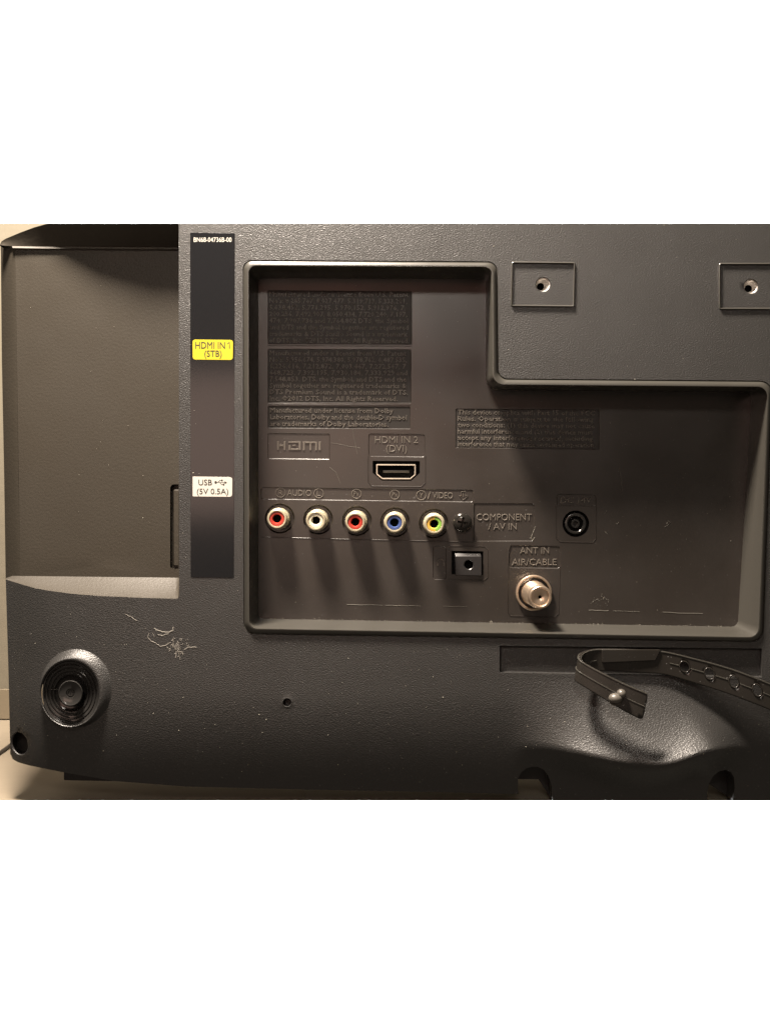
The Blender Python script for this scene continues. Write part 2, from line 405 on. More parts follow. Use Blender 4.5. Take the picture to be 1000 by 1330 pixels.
block([("Manufactured under a license from U.S. Patent", 527.5), ("No's: 5,956,674, 5,974,380, 5,978,762, 6,487,535,", 528.5), ("6,226,616, 7,212,872, 7,003,467, 7,272,567, 7", 527.5),
       ("668,723, 7,392,195, 7,930,184, 7,333,929 and", 529), ("7,548,853. DTS, the Symbol, and DTS and the", 528), ("Symbol together are registered trademarks &", 528),
       ("DTS Premium Sound is a trademark of DTS,", 529.5), ("Inc. ©2012 DTS, Inc. All Rights Reserved.", 516.5)], 350.5, 455.2, 8.45, 6.1, .004)
block([("Manufactured under license from Dolby", 511), ("Laboratories. Dolby and the double-D symbol", 528.5), ("are trademarks of Dolby Laboratories.", 504.5)], 350.8, 529.6, 8.7, 6.3, .006)
block([("This device complies with Part 15 of the FCC", 772), ("Rules. Operation is subject to the following", 771), ("two conditions: (1) this device may not cause", 772),
       ("harmful interference, and (2) this device must", 769), ("accept any interference received, including", 770), ("interference that may cause undesired operation.", 773)], 594.3, 532.3, 8.25, 6.2, .006)
mb = MB()
text(mb, 'HDMI IN 2', 487, 543, 567, 575.6, DT, res=3); text(mb, '(DVI)', 501.5, 528.5, 578.3, 587, DT, res=3)
part(mb, 'embossed_text', 'letter', smooth=0, label='raised lettering over the wide port')
mb = MB()
text(mb, 'AUDIO', 373, 404.5, 636.2, 643.8, DT, slope=.012, res=3)
text(mb, '/', 555, 559.5, 639, 648, DT); text(mb, 'VIDEO', 561.5, 588, 639.6, 647.3, DT, slope=.01, res=3)
for cx, cy, s in ((364.5, 640, 'R'), (414, 640.8, 'L'), (463, 641.4, 'P'), (512.6, 642.4, 'P'), (547, 643.3, 'Y')):
    ridge(mb, circ(cx, cy, 6.0, 6.0, 28), 1.3, .9, DT, closed=True)
    if s == 'P': text(mb, 'P', cx - 3.4, cx + .2, cy - 3.4, cy + 2.2, DT); text(mb, 'R' if cx < 490 else 'B', cx + .7, cx + 3.4, cy - .3, cy + 3.4, DT)
    else: text(mb, s, cx - 2.5, cx + 2.7, cy - 3.3, cy + 3.3, DT, res=3)
ridge(mb, [(598.8, 638.5), (604.6, 638.6), (604.6, 643.8), (607.6, 644), (601.8, 649.4), (596.2, 643.7), (599, 643.7)], 1.1, .9, DT, closed=True)
ridge(mb, [(601.7, 640), (601.7, 645)], 1, .9, DT)
part(mb, 'embossed_text', 'letter', smooth=0, label='raised lettering above the row of round sockets')
mb = MB()
text(mb, 'COMPONENT', 618.6, 690.4, 667.6, 676, DT, res=3); text(mb, '/ AV IN', 634, 671, 680, 688, DT, res=3)
part(mb, 'embossed_text', 'letter', smooth=0)
mb = MB()
text(mb, 'ANT IN', 675, 713, 711, 719.2, DT, res=3); text(mb, 'AIR/CABLE', 664.4, 722.6, 726, 734.2, DT, res=3)
part(mb, 'embossed_text', 'letter', smooth=0)
mb = MB(); text(mb, 'DC 14V', 727.5, 768, 646, 653.4, DT, ext=1.2, res=3); part(mb, 'embossed_text', 'letter', smooth=0)
mb = MB()   # block letters of the large mark
def bar(mb, x0, y0, x1, y1, d, h): mb.loft([up(rect(x0, y0, x1, y1), d - .2), up(inset(rect(x0, y0, x1, y1), .25), d + h)], cap1=True)
for a in ((360, 573, 362.6, 584.5), (368.5, 573.2, 371.2, 584.6), (362.6, 577.5, 368.5, 579.8), (374.4, 573.3, 388, 575.4), (388, 573.6, 391, 584.6), (375, 577.6, 377.7, 584.6), (377.7, 582.4, 388, 584.6), (379.6, 577.8, 384.4, 579.6),
          (393.5, 573.6, 396.2, 585), (396.2, 573.6, 409.5, 575.8), (402, 575.8, 404.6, 585), (409.3, 573.8, 412, 585), (413.8, 573.8, 416.8, 585)): bar(mb, *a, DT, 1.1)
part(mb, 'embossed_mark', 'letter', smooth=0)
mb = MB()
ridge(mb, [(568, 734), (567.8, 730), (570, 726.6), (573.2, 726.2), (576, 728.5), (576.6, 734)], 1.3, .7, DT)
bar(mb, 567.5, 731, 569.6, 735, DT, .8); bar(mb, 575.3, 731, 577.4, 735, DT, .8)
part(mb, 'embossed_mark', 'letter', smooth=0)

# ------------------------------------------------------------------ jacks
def jack(x, y, ins, lab):
    p = U(x, y, DP - 5); root = empty('audio_video_jack', p + INV, tv); root['label'] = lab; root.rotation_euler = (R(random.uniform(-1.5, 1.5)), random.uniform(0, 6), R(random.uniform(-1.5, 1.5)))
    mb = MB(); lathe(mb, [(14.6, 0), (14.6, 19), (13.8, 20.2), (13.0, 20.4), (13.0, 28), (13.2, 28.8), (13.2, 33.5), (12.8, 34.6), (11.9, 35.2), (10.4, 35.2), (10.0, 34.4), (10.0, 30)], 40, cap_end=False)
    mb.build('shell', 'cream', root, 30)
    mb = MB()
    if len(ins) == 2:
        n = 40; prof = [(10.0, 33.2), (9.4, 34.3), (6.4, 34.2), (5.4, 32.6), (5.2, 26)]
        for i in range(n):
            a0, a1 = 2 * math.pi * i / n, 2 * math.pi * (i + 1) / n
            for (r0, d0), (r1, d1) in zip(prof, prof[1:]):
                q = [Vector((r * math.cos(a) * S, -d * S, r * math.sin(a) * S)) for r, d, a in ((r0, d0, a0), (r0, d0, a1), (r1, d1, a1), (r1, d1, a0))]
                mb.face(*mb.verts(q), m=0 if math.sin(a0 + .05 - .35) > -0.15 else 1)
    else: lathe(mb, [(10.0, 33.2), (9.4, 34.3), (6.4, 34.2), (5.4, 32.6), (5.2, 26)], 40, cap_end=False)
    mb.build('insulator', ins, root, 30)
    mb = MB(); lathe(mb, [(5.25, 27), (5.2, 20)], 24); mb.build('socket_hole', 'hole', root)
    return root
jack(*jackpos[0], ['red'], 'red audio socket at the left end of the row')
jack(*jackpos[1], ['ivory'], 'white audio socket second in the row')
jack(*jackpos[2], ['red'], 'red component socket in the middle of the row')
jack(*jackpos[3], ['blue'], 'blue component socket')
jack(*jackpos[4], ['amber', 'green'], 'yellow and green video socket')

# screw
root = empty('screw', U(600, 678.5, DP) + INV, tv)
mb = MB(); n = 36
def cross(a, w_):  # outline of the cross recess
    return [(-w_, -a), (w_, -a), (w_, -w_), (a, -w_), (a, w_), (w_, w_), (w_, a), (-w_, a), (-w_, w_), (-a, w_), (-a, -w_), (-w_, -w_)]
rc = R(12); cr = [(x * math.cos(rc) - y * math.sin(rc), x * math.sin(rc) + y * math.cos(rc)) for x, y in cross(7.2, 1.7)]
dome = lambda x, y: 5.5 + 5.5 * math.sqrt(max(0, 1 - (x * x + y * y) / 178))
mp = lambda x, y, d: Vector((x * S, -d * S, -y * S))
skin(mb, circ(0, 0, 13, 13, 36), [cr], dome, grid=1.8, mapf=mp)
mb.loft([[mp(x, y, dome(x, y)) for x, y in circ(0, 0, 13, 13, 36)], [mp(x, y, -1) for x, y in circ(0, 0, 12.2, 12.2, 36)]])
mb.loft([[mp(x, y, dome(x, y)) for x, y in cr], [mp(x * .8, y * .8, 4.5) for x, y in cr]], cap1=True)
mb.build('screw_head', 'screw', root, 50)

# digital video port
root = empty('video_port', U(514.5, 612, DP) + INV, tv); root['label'] = 'wide flat port with a bright metal shell'
def rel(l, d, d0=DP): return [U(x, y, d) - U(514.5, 612, DP) for x, y in l]
sh = rpoly([(488.6, 602.8, 1.5), (540, 603.1, 1.5), (540, 616.8, 1.5), (533.2, 622.8, 2), (496.2, 622.6, 2), (488.6, 616.4, 1.5)], 3)
mb = MB(); mb.loft([rel(sh, DP - 8), rel(sh, DP - .2), rel(inset(sh, .4), DP + .5), rel(inset(sh, 1.4), DP + .5), rel(inset(sh, 1.8), DP - .1), rel(inset(sh, 1.8), DP - 8)])
mb.build('port_shell', 'steel', root, 30)
tg = rect(497.5, 611.2, 531.5, 614, .4)
mb = MB(); mb.loft([rel(tg, DP - 8), rel(tg, DP - 2.2), rel(inset(tg, .4), DP - 1.8)], cap1=True); mb.build('contact_tongue', 'pocket', root, 30)

# power jack
root = empty('power_jack', U(747.4, 680.2, DP) + INV, tv); root['label'] = 'round black power socket'
mb = MB(); lathe(mb, [(14.6, -7), (14.6, -1.5), (14.2, -.7), (13.6, -.4), (11.6, -.5), (10.6, -1.3), (10.3, -6.9)], 40, cap_end=False); mb.build('socket_ring', 'gloss', root, 30)
mb = MB(); lathe(mb, [(6.0, -7), (6.0, -2.6), (5.4, -2), (3.6, -2), (3.1, -2.8), (3, -6.5)], 28); mb.build('centre_pin', 'gloss', root, 30)

# headphone socket
root = empty('headphone_socket', U(608, 733, DP) + INV, tv)
def relh(l, d): return [U(x, y, d) - U(608, 733, DP) for x, y in l]
bl = rpoly([(591.8, 722.6, .8), (625, 723, .8), (625, 747.2, .8), (591.8, 746.6, .8)], 3); b0 = rpoly([(590.2, 718.6, .8), (624.2, 719, .8), (624.2, 747.4, .8), (590.2, 747, .8)], 3)
mb = MB(); mb.loft([relh(b0, DP - 9), relh(b0, DP - 1), relh(bl, DP + 3.2)])
hh = circ(608.6, 733.4, 6.7, 6.7, 28)
skin(mb, bl, [hh], lambda x, y: DP + 3.2, mapf=lambda x, y, d: U(x, y, d) - U(608, 733, DP))
mb.loft([relh(hh, DP + 3.2), relh(inset(hh, .9), DP + 2.4), relh(inset(hh, 1.1), DP - 9)])
mb.build('socket_body', 'black', root, 30)

# antenna connector
root = empty('antenna_connector', U(692.6, 769.8, DP) + INV, tv); root['label'] = 'threaded brass aerial connector sticking out'
mb = MB(); lathe(mb, [(24.3, -.2), (24.3, 4.6), (23.6, 5.6), (21.9, 5.8), (21.2, 4.8), (21.0, .6)], 44, cap_end=False); mb.build('flange', 'brass', root, 30)
mb = MB(); lathe(mb, [(21.1, .5), (17, .5)], 44, cap_end=False); mb.build('flange_groove', 'black', root, 30)
mb = MB(); pr = [(17.4, 0), (17.4, 3), (16.9, 4)]
k = 4.6
while k < 50: pr += [(16.6 - k * .02, k), (16.0 - k * .02, k + .9)]; k += 1.8
pr += [(15.4, 51), (15.3, 57), (14.6, 59.5), (13.6, 60.4), (12.0, 60.4), (11.4, 59.6), (11.2, 57.6)]
lathe(mb, pr, 44, cap_end=False); mb.build('threaded_barrel', 'brass', root, 25)
mb = MB(); lathe(mb, [(11.3, 57.6), (7, 57.8), (4.2, 57.2), (2.4, 56.6), (2.1, 56)], 32, cap_end=False); mb.build('end_face', 'brass', root, 30)
mb = MB(); lathe(mb, [(2.2, 56.2), (2, 50)], 16); mb.build('socket_hole', 'hole', root)

# ------------------------------------------------------------------ wall-mount plates
for (x0, y0, x1, y1), (hx, hy) in zip(plates, vh):
    o = rect(x0, y0, x1, y1, 2.5)
    if x0 < 800: o = rpoly([(x0, y0, 3), (x1, y0 + 1, 2.5), (x1 - 1.3, y1 - .3, 2.5), (x0 - 1, y1 - 1, 2.5)], 4)
    mb = MB(); mb.loft([up(o, -0.3), up(inset(o, .3), 2.2), up(inset(o, 1.0), 2.8), up(inset(o, 1.9), 2.4), up(inset(o, 2.3), 0.15)])
    root = part(mb, 'mounting_frame', 'rim', smooth=30)
    mb = MB(); q = lambda dx, dy, r, d: up(circ(hx + dx, hy + dy, r, r, 28), d)
    mb.loft([q(0, 0, 9.3, -2.4), q(0, 0, 9.2, -6)]); mb.build('hole_wall', 'black', root, 30)
    mb = MB(); mb.loft([q(-.3, .4, 9.6, -3.2), q(-.6, .8, 8.6, -3.3), q(-1.2, 1.2, 7.4, -5), q(-1.6, 1.6, 7.6, -5.8), q(-2.4, 2, 6.0, -7.5), q(-2.6, 2.2, 6.2, -8.3), q(-3.3, 2.8, 4.8, -10), q(-3.4, 2.9, 4.7, -20)])
    mb.build('threaded_insert', 'insert', root, 30)
    mb = MB(); mb.loft([q(-3.4, 2.9, 5.0, -19.5), q(-3.4, 2.9, 4.9, -22)], cap1=True); mb.build('hole_bottom', 'hole', root)

# ------------------------------------------------------------------ side pocket on the left
floorp = [(20.5, 323), (232.6, 324.5), (233, 753), (26.7, 750.5)]
usb = rpoly([(221.4, 629, 5), (232.5, 629, .1), (232.5, 739, .1), (221.4, 738.6, 4)], 4)
mb = MB()
skin(mb, floorp, [usb], lambda x, y: DK + (0.5 * math.sin(x / 37) if 30 < x < 225 else 0), grid=14)
mb.loft([up(usb, DK), up(inset(usb, .5), DK - 12)], cap1=True)
led = [(8, 752.5), (14, 754.5), (32, 760), (46, 764), (64, 767.2), (95, 771.3), (128, 774), (192, 776.7), (228, 777.8), (231.5, 777), (233, 774)]
ff = [(11 if x < 12 else x + (3 if x < 60 else 0), 747.8 + (x / 232) * 2.6) for x, y in led]
ff[0] = (9, 750.5); ff[-1] = (233, 750.3); ff[-2] = (232.2, 750.3)
mid = [((a[0] + b[0]) / 2, a[1] * .55 + b[1] * .45 + .8) for a, b in zip(led, ff)]
lod = [up(led, H), [U(x, y - .9, H(x, y) - 1.5) for x, y in led], [U((a[0] + b[0]) / 2, a[1] * .5 + b[1] * .5, (H(*a) - 1) * .45 + DK * .55) for a, b in zip(led, ff)], up(ff, DK)]
mb.loft(lod, closed=False)
part(mb, 'side_pocket', 'pocket', smooth=28); mb = MB()
# left chamfer, running back past the edge
mb.loft([up([(20.5, 323), (22.5, 470), (24.5, 620), (26.7, 750.5)], DK), up([(14, 322), (15.5, 470), (18, 620), (20, 752)], DK - 1.8), up([(1.5, 319), (3, 470), (6, 620), (8, 755)], DK - 16), [W(10, 350, -160), W(10, 470, -160), W(13, 620, -160), W(15, 740, -160)]], closed=False)
part(mb, 'pocket_edge', 'pocket', smooth=50)
# the hood that closes the pocket at the top
arc = [(0, 319), (2.5, 313.5), (8, 310), (27, 302), (45, 295.3), (64, 290), (120, 290), (180, 290), (233, 290)]
bot = [(x, y - 2.2) for x, y in [(2, 320.5), (6, 321), (12, 321.5), (30, 321.8), (48, 322), (68, 322.2), (120, 322.7), (180, 323.2), (233, 323.6)]]
hd_ = lambda x: DK * (1 - lerp_t(x, [(0, 0), (30, .2), (64, .4), (120, .75), (180, .95), (232, 1)]))
mb = MB()
mb.loft([[W(VX + (x - VX) * (D - hd_(x)) / D, VY + (y - VY) * (D - hd_(x)) / D, -160) for x, y in arc], [U(x, y, hd_(x)) for x, y in arc], [U(a[0] * .4 + b[0] * .6, a[1] * .45 + b[1] * .55 - 1, hd_(a[0]) * .55 + DK * .45) for a, b in zip(arc, bot)], up(bot, DK + 2)], closed=False)
part(mb, 'pocket_hood', 'pocket', smooth=50)
mb = MB(); mb.loft([up([(16, 319), (60, 319.4), (232.4, 320.6)], DK + 1.2), up([(17, 322), (60, 322.6), (232.4, 323.8)], DK + 4), up([(19, 324), (60, 324.6), (232.4, 325.8)], DK + .2)], closed=False)
part(mb, 'hood_lip', 'lip')
mb = MB()
u2 = rpoly([(226, 636, 1.5), (233, 636, .1), (233, 735, .1), (226, 734.5, 1.5)], 3)
mb.loft([up(u2, DK - 12), up(u2, DK - 2), up(inset(u2, .8), DK - 1)], cap1=True)
part(mb, 'side_socket_plate', 'pocket', smooth=30)
mb = MB()   # tongue of shell wall facing the pocket
mb.loft([[U(232.5, 290, 0), U(232.8, 530, 0), U(233, 775, 0)], [W(232 + 5, 305, -75), W(237, 530, -75), W(237, 760, -75)]], closed=False)
part(mb, 'pocket_wall', 'pocket')

# ------------------------------------------------------------------ joystick button
HC = H(97, 895)
def el(cx, cy, rx, ry, d): return up(circ(cx, cy, rx, ry, 48), d)
root = empty('control_button', U(92, 900, HC) + INV, tv); root['label'] = 'round ringed control button in a raised collar'
OFF = -(U(92, 900, HC))
def kpart(mb, name, mt, sm_=40):
    o = mb.build(name, mt, root, sm_); o.location = OFF; return o
mb = MB()
mb.loft([up(knob0, H), el(97.8, 895, 45, 49, lambda x, y: H(x, y) * .85 + HC * .15 + 2), el(95.5, 897, 42.6, 47, lambda x, y: H(x, y) * .5 + HC * .5 + 6.5), el(92.8, 899.2, 40.6, 45.2, HC + 9.8), el(91.6, 900, 39.4, 44, HC + 10.4), el(91.4, 900.2, 38, 42.6, HC + 9.6), el(91.6, 900.4, 37, 41.6, HC + 8)])
kpart(mb, 'collar', 'shell')
mb = MB(); lp = []
for r, d in ((37.2, 9), (35.6, 8.2), (34.4, 3.4), (33.4, 3.0), (32.8, 4), (31, 3.6), (30, 0.5), (29, .2), (28.4, 1.2), (26.4, .7), (25.4, -2), (24.2, -2.2), (23.6, -1.3), (21.8, -1.8), (20.8, -5), (17, -7)):
    lp.append(el(92 + (37 - r) * .03, 900.6, r * .985, r * 1.11, HC + d))
mb.loft(lp, cap1=True); kpart(mb, 'ringed_dish', 'gloss', 60)
mb = MB()
mb.loft([el(92.5, 901, 16.5, 17.5, HC - 7), el(92.2, 900.6, 16, 17, HC + 4), el(92, 900.4, 15.8, 16.8, HC + 14.6), el(92, 900.4, 14.8, 15.8, HC + 15.8), el(92, 900.4, 13.4, 14.2, HC + 14.8), el(92, 900.5, 6, 6.3, HC + 14.2), el(92, 900.5, 5.2, 5.4, HC + 13)], cap1=True)
ridge(mb, [(92 + 3.8 * math.sin(R(a)), 900 - 3.8 * math.cos(R(a))) for a in range(40, 330, 24)], .9, .7, HC + 13.2)
ridge(mb, [(92, 895.5), (92, 899.8)], .9, .7, HC + 13.4)
kpart(mb, 'push_stud', 'gloss', 40)
mb = MB()
for pts in ([(93, 925), (97, 927.5), (101, 924.6)], [(64, 895.5), (75, 895.3)], [(121, 898.5), (125, 900)]): ridge(mb, pts, .9, .7, HC + 1)
kpart(mb, 'arrow_mark', 'rim')

# ------------------------------------------------------------------ sticker
mb = MB(); st = rpoly([(247.3, 302, 1), (305.3, 303, 1), (304, 750.3, 1), (248, 749.6, 1)], 3)
def warp(x, y): return 0.55
mb.loft([up(st, .05), up(inset(st, .15), .5)]); skin(mb, inset(st, .15), [], lambda x, y: .5 , grid=0)
stk = part(mb, 'port_sticker', 'sticker', label='long black strip sticker with a yellow and a white patch')
OS = Vector((0, 0, 0))
mb = MB(); l = rpoly([(250.4, 441, 3.5), (303, 441.6, 3.5), (302.6, 467.6, 3.5), (250.5, 467, 3.5)], 4); mb.loft([up(l, .45), up(inset(l, .1), .75)], cap1=True); mb.build('yellow_patch', 'yellow', stk)
mb = MB(); l = rpoly([(250.5, 619, 1), (302, 619.6, 3.5), (301.8, 645.4, 3.5), (250.5, 644.8, 1)], 4); mb.loft([up(l, .45), up(inset(l, .1), .75)], cap1=True); mb.build('white_patch', 'whitep', stk)
mb = MB()
text(mb, 'HDMI IN', 254, 292.4, 444, 452.4, .85, ext=.12, off=0, slope=.006, res=3); ridge(mb, [(295.8, 446.4), (298.3, 444.4), (298.3, 452.6)], 1.5, .12, .85); text(mb, '(STB)', 265.8, 288.2, 455.2, 463, .85, ext=.12, off=0, res=3)
mb.build('printed_text', 'ink', stk, 0); mb = MB()
text(mb, 'USB', 258, 275.6, 622.8, 630, .85, ext=.12, off=0, res=3); text(mb, '(5V 0.5A)', 256, 296.8, 634.6, 641.6, .85, ext=.12, off=0, res=3)
def flat(mb, pts, wd, d):
    ridge(mb, pts, wd, .1, d)
flat(mb, [(280, 626.3), (293, 626.6)], .9, .85); flat(mb, [(283, 626.3), (286, 623.8), (288.5, 623.8)], .8, .85); flat(mb, [(285.5, 626.4), (288, 629.2), (290.4, 629.2)], .8, .85)
for cx, cy, r in ((280.4, 626.3, 1.6), (288.6, 623.8, 1.1), (290.6, 629.2, 1.1)):
    mb.loft([up(circ(cx, cy, r, r, 12), .7), up(circ(cx, cy, r, r, 12), .97)], cap1=True)
mb.loft([up([(292, 624.9), (295, 626.6), (292, 628.2)], .7), up([(292, 624.9), (295, 626.6), (292, 628.2)], .97)], cap1=True)
mb.build('printed_text', 'ink', stk, 0)
mb = MB(); text(mb, 'BN68-04736B-00', 252, 301, 308.4, 314.2, .6, ext=.12, off=0, res=3); mb.build('part_number', 'whitep', stk, 0)

# ------------------------------------------------------------------ screen housing behind, sockets under the body
mb = MB(); hs_ = [U(x, y, -78) for x, y in ((34, 312), (1066, 312), (1066, 1002), (60, 985))]
mb.loft([hs_, [p + Vector((0, 90 * S, 0)) for p in hs_]], cap0=True, cap1=True)
part(mb, 'screen_housing', 'black', smooth=0)
mb = MB()
ins = [(668, 990), (722, 990), (722, 1040), (717.5, 1040), (699, 1012.3), (668, 1012)]
mb.loft([[U(x, y, -52) for x, y in ins], [W(VX + (x - VX) * 1.04, VY + (y - VY) * 1.04, -90) for x, y in ins]], cap0=True, cap1=True)
part(mb, 'stand_socket_wall', 'black', smooth=0); mb = MB()
ins = [(912, 996), (960, 996), (960, 1040), (951, 1038.5), (921, 1018.8), (912, 1015)]
mb.loft([[U(x, y, -52) for x, y in ins], [W(VX + (x - VX) * 1.04, VY + (y - VY) * 1.04, -90) for x, y in ins]], cap0=True, cap1=True)
part(mb, 'stand_socket_wall', 'black', smooth=0)
mb = MB()   # front housing of the screen showing as a dark strip under the back shell
ft = [(83, 1000), (640, 1014), (640, 1024), (150, 1013.8), (84, 1013.2)]
ft = [(83.5, 998), (160, 1010), (160, 1014.4), (145, 1014.6), (84.5, 1013.4), (83.5, 1012)]
mb.loft([[U(x, y, -62) for x, y in ft], [W(VX + (x - VX) * 1.05, VY + (y - VY) * 1.05, -120) for x, y in ft]], cap0=True, cap1=True)
part(mb, 'foot', 'black', smooth=0)

# ------------------------------------------------------------------ cable strap
strap = tag(empty('cable_strap', U(820, 855, 5)), label='bent black plastic cable strap with punched holes hanging from the slot', category='cable strap')
SO = -U(820, 855, 5)
ST = [  # top edge x,y | bottom edge x,y | d
    (1066, 917, 1062, 955, 26), (1030, 900, 1028, 936, 24), (1000, 887.5, 999, 922, 22), (975, 877.6, 974, 912, 20), (950, 868.5, 949, 902.5, 17), (925, 861, 924, 894, 14), (900, 854.5, 898, 886, 11), (878, 849, 877, 879.6, 8), (856, 845, 856, 875, 6),
    (820, 843.2, 820, 873, 5), (785, 842.6, 785, 871.5, 5), (772, 843, 771, 873, 7), (762, 845, 759, 876, 12), (755, 848.5, 750, 879.5, 20), (752.2, 852.5, 746.8, 882, 28), (753.5, 856.5, 748.6, 885, 34), (760, 861.6, 755.5, 890, 40), (784, 874.5, 778, 904, 48), (813, 888.5, 806, 921, 54), (834, 897.2, 827, 932, 58), (841.5, 900.6, 834, 935.2, 59)]
def sec(u):   # u in stations, v 0..1
    i = min(int(u), len(ST) - 2); t = u - i
    p = [ST[max(0, i - 1)], ST[i], ST[i + 1], ST[min(len(ST) - 1, i + 2)]]
    o = []
    for k in range(5):
        a, b, c, d = (q[k] for q in p)
        o.append(0.5 * (2 * b + (c - a) * t + (2 * a - 5 * b + 4 * c - d) * t * t + (3 * b - a - 3 * c + d) * t ** 3))
    return o
cum = [0]
for a, b in zip(ST, ST[1:]): cum.append(cum[-1] + math.dist(((a[0] + a[2]) / 2, (a[1] + a[3]) / 2, a[4]), ((b[0] + b[2]) / 2, (b[1] + b[3]) / 2, b[4])))
def su(s):
    for i in range(len(cum) - 1):
        if s <= cum[i + 1]: return i + (s - cum[i]) / (cum[i + 1] - cum[i])
    return len(ST) - 1 - 1e-6
def spt(s, v, dd=0.0):
    a = sec(su(s)); x = a[0] + (a[2] - a[0]) * v; y = a[1] + (a[3] - a[1]) * v
    return U(x, y, a[4] + dd)
def s_of(px):    # arc length where the far run passes px
    for i in range(13):
        if ST[i][0] >= px >= ST[i + 1][0]: return cum[i] + (cum[i + 1] - cum[i]) * (ST[i][0] - px) / (ST[i][0] - ST[i + 1][0])
T = cum[-1]; hs = [s_of(p) for p in (1046, 1014.5, 983.5, 953, 921.5, 889.5)]
mb = MB(); Wd = 31.0
edge = [(x, 0) for x in [T * i / 110 for i in range(111)]]
lowe = [(x, Wd) for x in [T * i / 110 for i in range(111)]][::-1]
edge = edge[:-5] + [(T - 5.5, 0.2), (T - 2.4, 1.3), (T - .6, 3.6), (T, 7)]; lowe = [(T, Wd - 7), (T - .6, Wd - 3.6), (T - 2.6, Wd - 1.2), (T - 6, Wd - .1)] + lowe[5:]
holes_ = [circ(s, Wd * .46, 6.6, 6.6, 20) for s in hs]
skin(mb, edge + lowe, holes_, lambda x, y: 0, grid=4.5, mapf=lambda x, y, d: spt(min(x, T - 1e-4), y / Wd))
mb.recalc = False
band = mb.build('strap_band', 'strap', strap, 40); band.location = SO
md = band.modifiers.new('thickness', 'SOLIDIFY'); md.thickness = 3.2 * S; md.offset = 0
mb = MB()      # raised rib along the middle and the rims of the holes
def rib(s0, s1, v, wv, dd):
    n = max(2, int((s1 - s0) / 4)); rows = [[], [], [], []]
    for i in range(n + 1):
        s = s0 + (s1 - s0) * i / n
        a, b = spt(s - .5, .5), spt(s + .5, .5); t = (b - a).normalized(); e = (spt(s, 1) - spt(s, 0)).normalized(); nrm = t.cross(e).normalized() * S
        c = spt(s, v)
        for k, (o1, o2) in enumerate(((-wv, 1.2), (-wv * .5, 1.6 + dd), (wv * .5, 1.6 + dd), (wv, 1.2))): rows[k].append((c + e * o1 * S + nrm * o2, c + e * o1 * S - nrm * o2))
    for z in (0, 1): mb.loft([[p[z] for p in r] for r in rows], closed=False)
prev = 1.0
for s in hs: rib(prev, s - 7.4, .46, .8, .8); prev = s + 7.4
rib(prev, prev + 14, .46, .8, .8)
rib(s_of(774) , T - 1.5, .5, .7, .9)
rib(1, T - 3, .03, .9, .9)
o = mb.build('rib', 'rim', strap, 30); o.location = SO  # same plastic as the band; lighter material makes the edges look lit
for s in hs:
    mb = MB(); R0 = []
    for i in range(24):
        a = 2 * math.pi * i / 24; ring = []
        for k in range(8):
            b = 2 * math.pi * k / 8; r = 6.9 + 1.0 * math.cos(b); ring.append(spt(s + r * math.cos(a), .46 + r * math.sin(a) / Wd, 1.2 * math.sin(b) + 1.7))
        R0.append(ring)
    R0.append(R0[0]); mb.loft(R0); o = mb.build('hole_rim', 'strap', strap, 60); o.location = SO
mb = MB()     # thick moulded pad where the strap is anchored
pa = rpoly([(781, 843.4, 1), (858, 843.6, 1), (851, 858, 2), (781, 861, 2)], 3)
mb.loft([up(pa, 2), up(pa, 9), up(inset(pa, .8), 10)], cap1=True)
o = mb.build('anchor_pad', 'strap', strap, 30); o.location = SO
def ball(mb, x, y, d, r, sx=1, sz=1):
    c = U(x, y, d); L = []
    for i in range(9):
        a = math.pi * i / 8 - math.pi / 2; L.append([c + Vector((math.cos(a) * math.cos(b) * r * sx, math.sin(a) * r, math.cos(a) * math.sin(b) * r * sz)) * S for b in [2 * math.pi * k / 16 for k in range(16)]])
    mb.loft(L)
mb = MB(); ball(mb, 799, 907, 60, 7.4, 1.2, .9); ball(mb, 806.5, 901, 60, 5.8)
mb.loft([up(circ(799, 909.5, 8.6, 7.4, 20), 55), up(circ(799, 909.5, 8.6, 7.4, 20), 57.5), up(circ(799, 909.5, 6.6, 5.4, 20), 58)])
o = mb.build('locking_stud', 'lip', strap, 60); o.location = SO

# ------------------------------------------------------------------ scuffs and dust
def squig(mb, pts, wd, hf, jit=.6):
    P = [(x + random.uniform(-jit, jit), y + random.uniform(-jit, jit)) for x, y in pts]
    ridge(mb, P, wd, .12, lambda x, y: hf(x, y) + .25)
mb = MB()
def path(a, n, jit):
    out = []
    for (x0, y0), (x1, y1) in zip(a, a[1:]):
        for i in range(n): out.append((x0 + (x1 - x0) * i / n, y0 + (y1 - y0) * i / n))
    return out + [a[-1]]
for a, wv in (([(200.5, 816), (205, 819), (212, 821), (219, 821.5), (225, 819), (225.5, 814.5)], 1.3), ([(205, 824), (211, 825.5), (219, 823)], .8), ([(194, 822), (192.5, 829), (197, 833), (202, 835), (208, 839.5), (214, 838.5), (222, 835)], .9),
              ([(240, 844), (246, 841), (256, 840.6)], .9), ([(163, 798), (170, 801), (178, 806)], .8), ([(198, 822), (201, 827)], .7), ([(229, 845), (229, 855)], 1.3), ([(232, 846), (234, 857)], .8), ([(236, 846), (238, 850)], .9)):
    squig(mb, path(a, 4, 0), wv * 1.2, H, .5)
for i in range(70):
    x = random.gauss(231, 5); y = random.gauss(840, 5); a = random.uniform(0, 6.28); r = random.uniform(1, 3.5)
    squig(mb, path([(x, y), (x + r * math.cos(a), y + r * math.sin(a)), (x + r * math.cos(a + 1), y + r * math.sin(a + .6) + 1)], 2, 0), random.uniform(.3, 1.0), H, .5)
part(mb, 'scuff_mark', 'scuff', smooth=0)['kind'] = 'stuff'; mb = MB()
PF = lambda x, y: DP
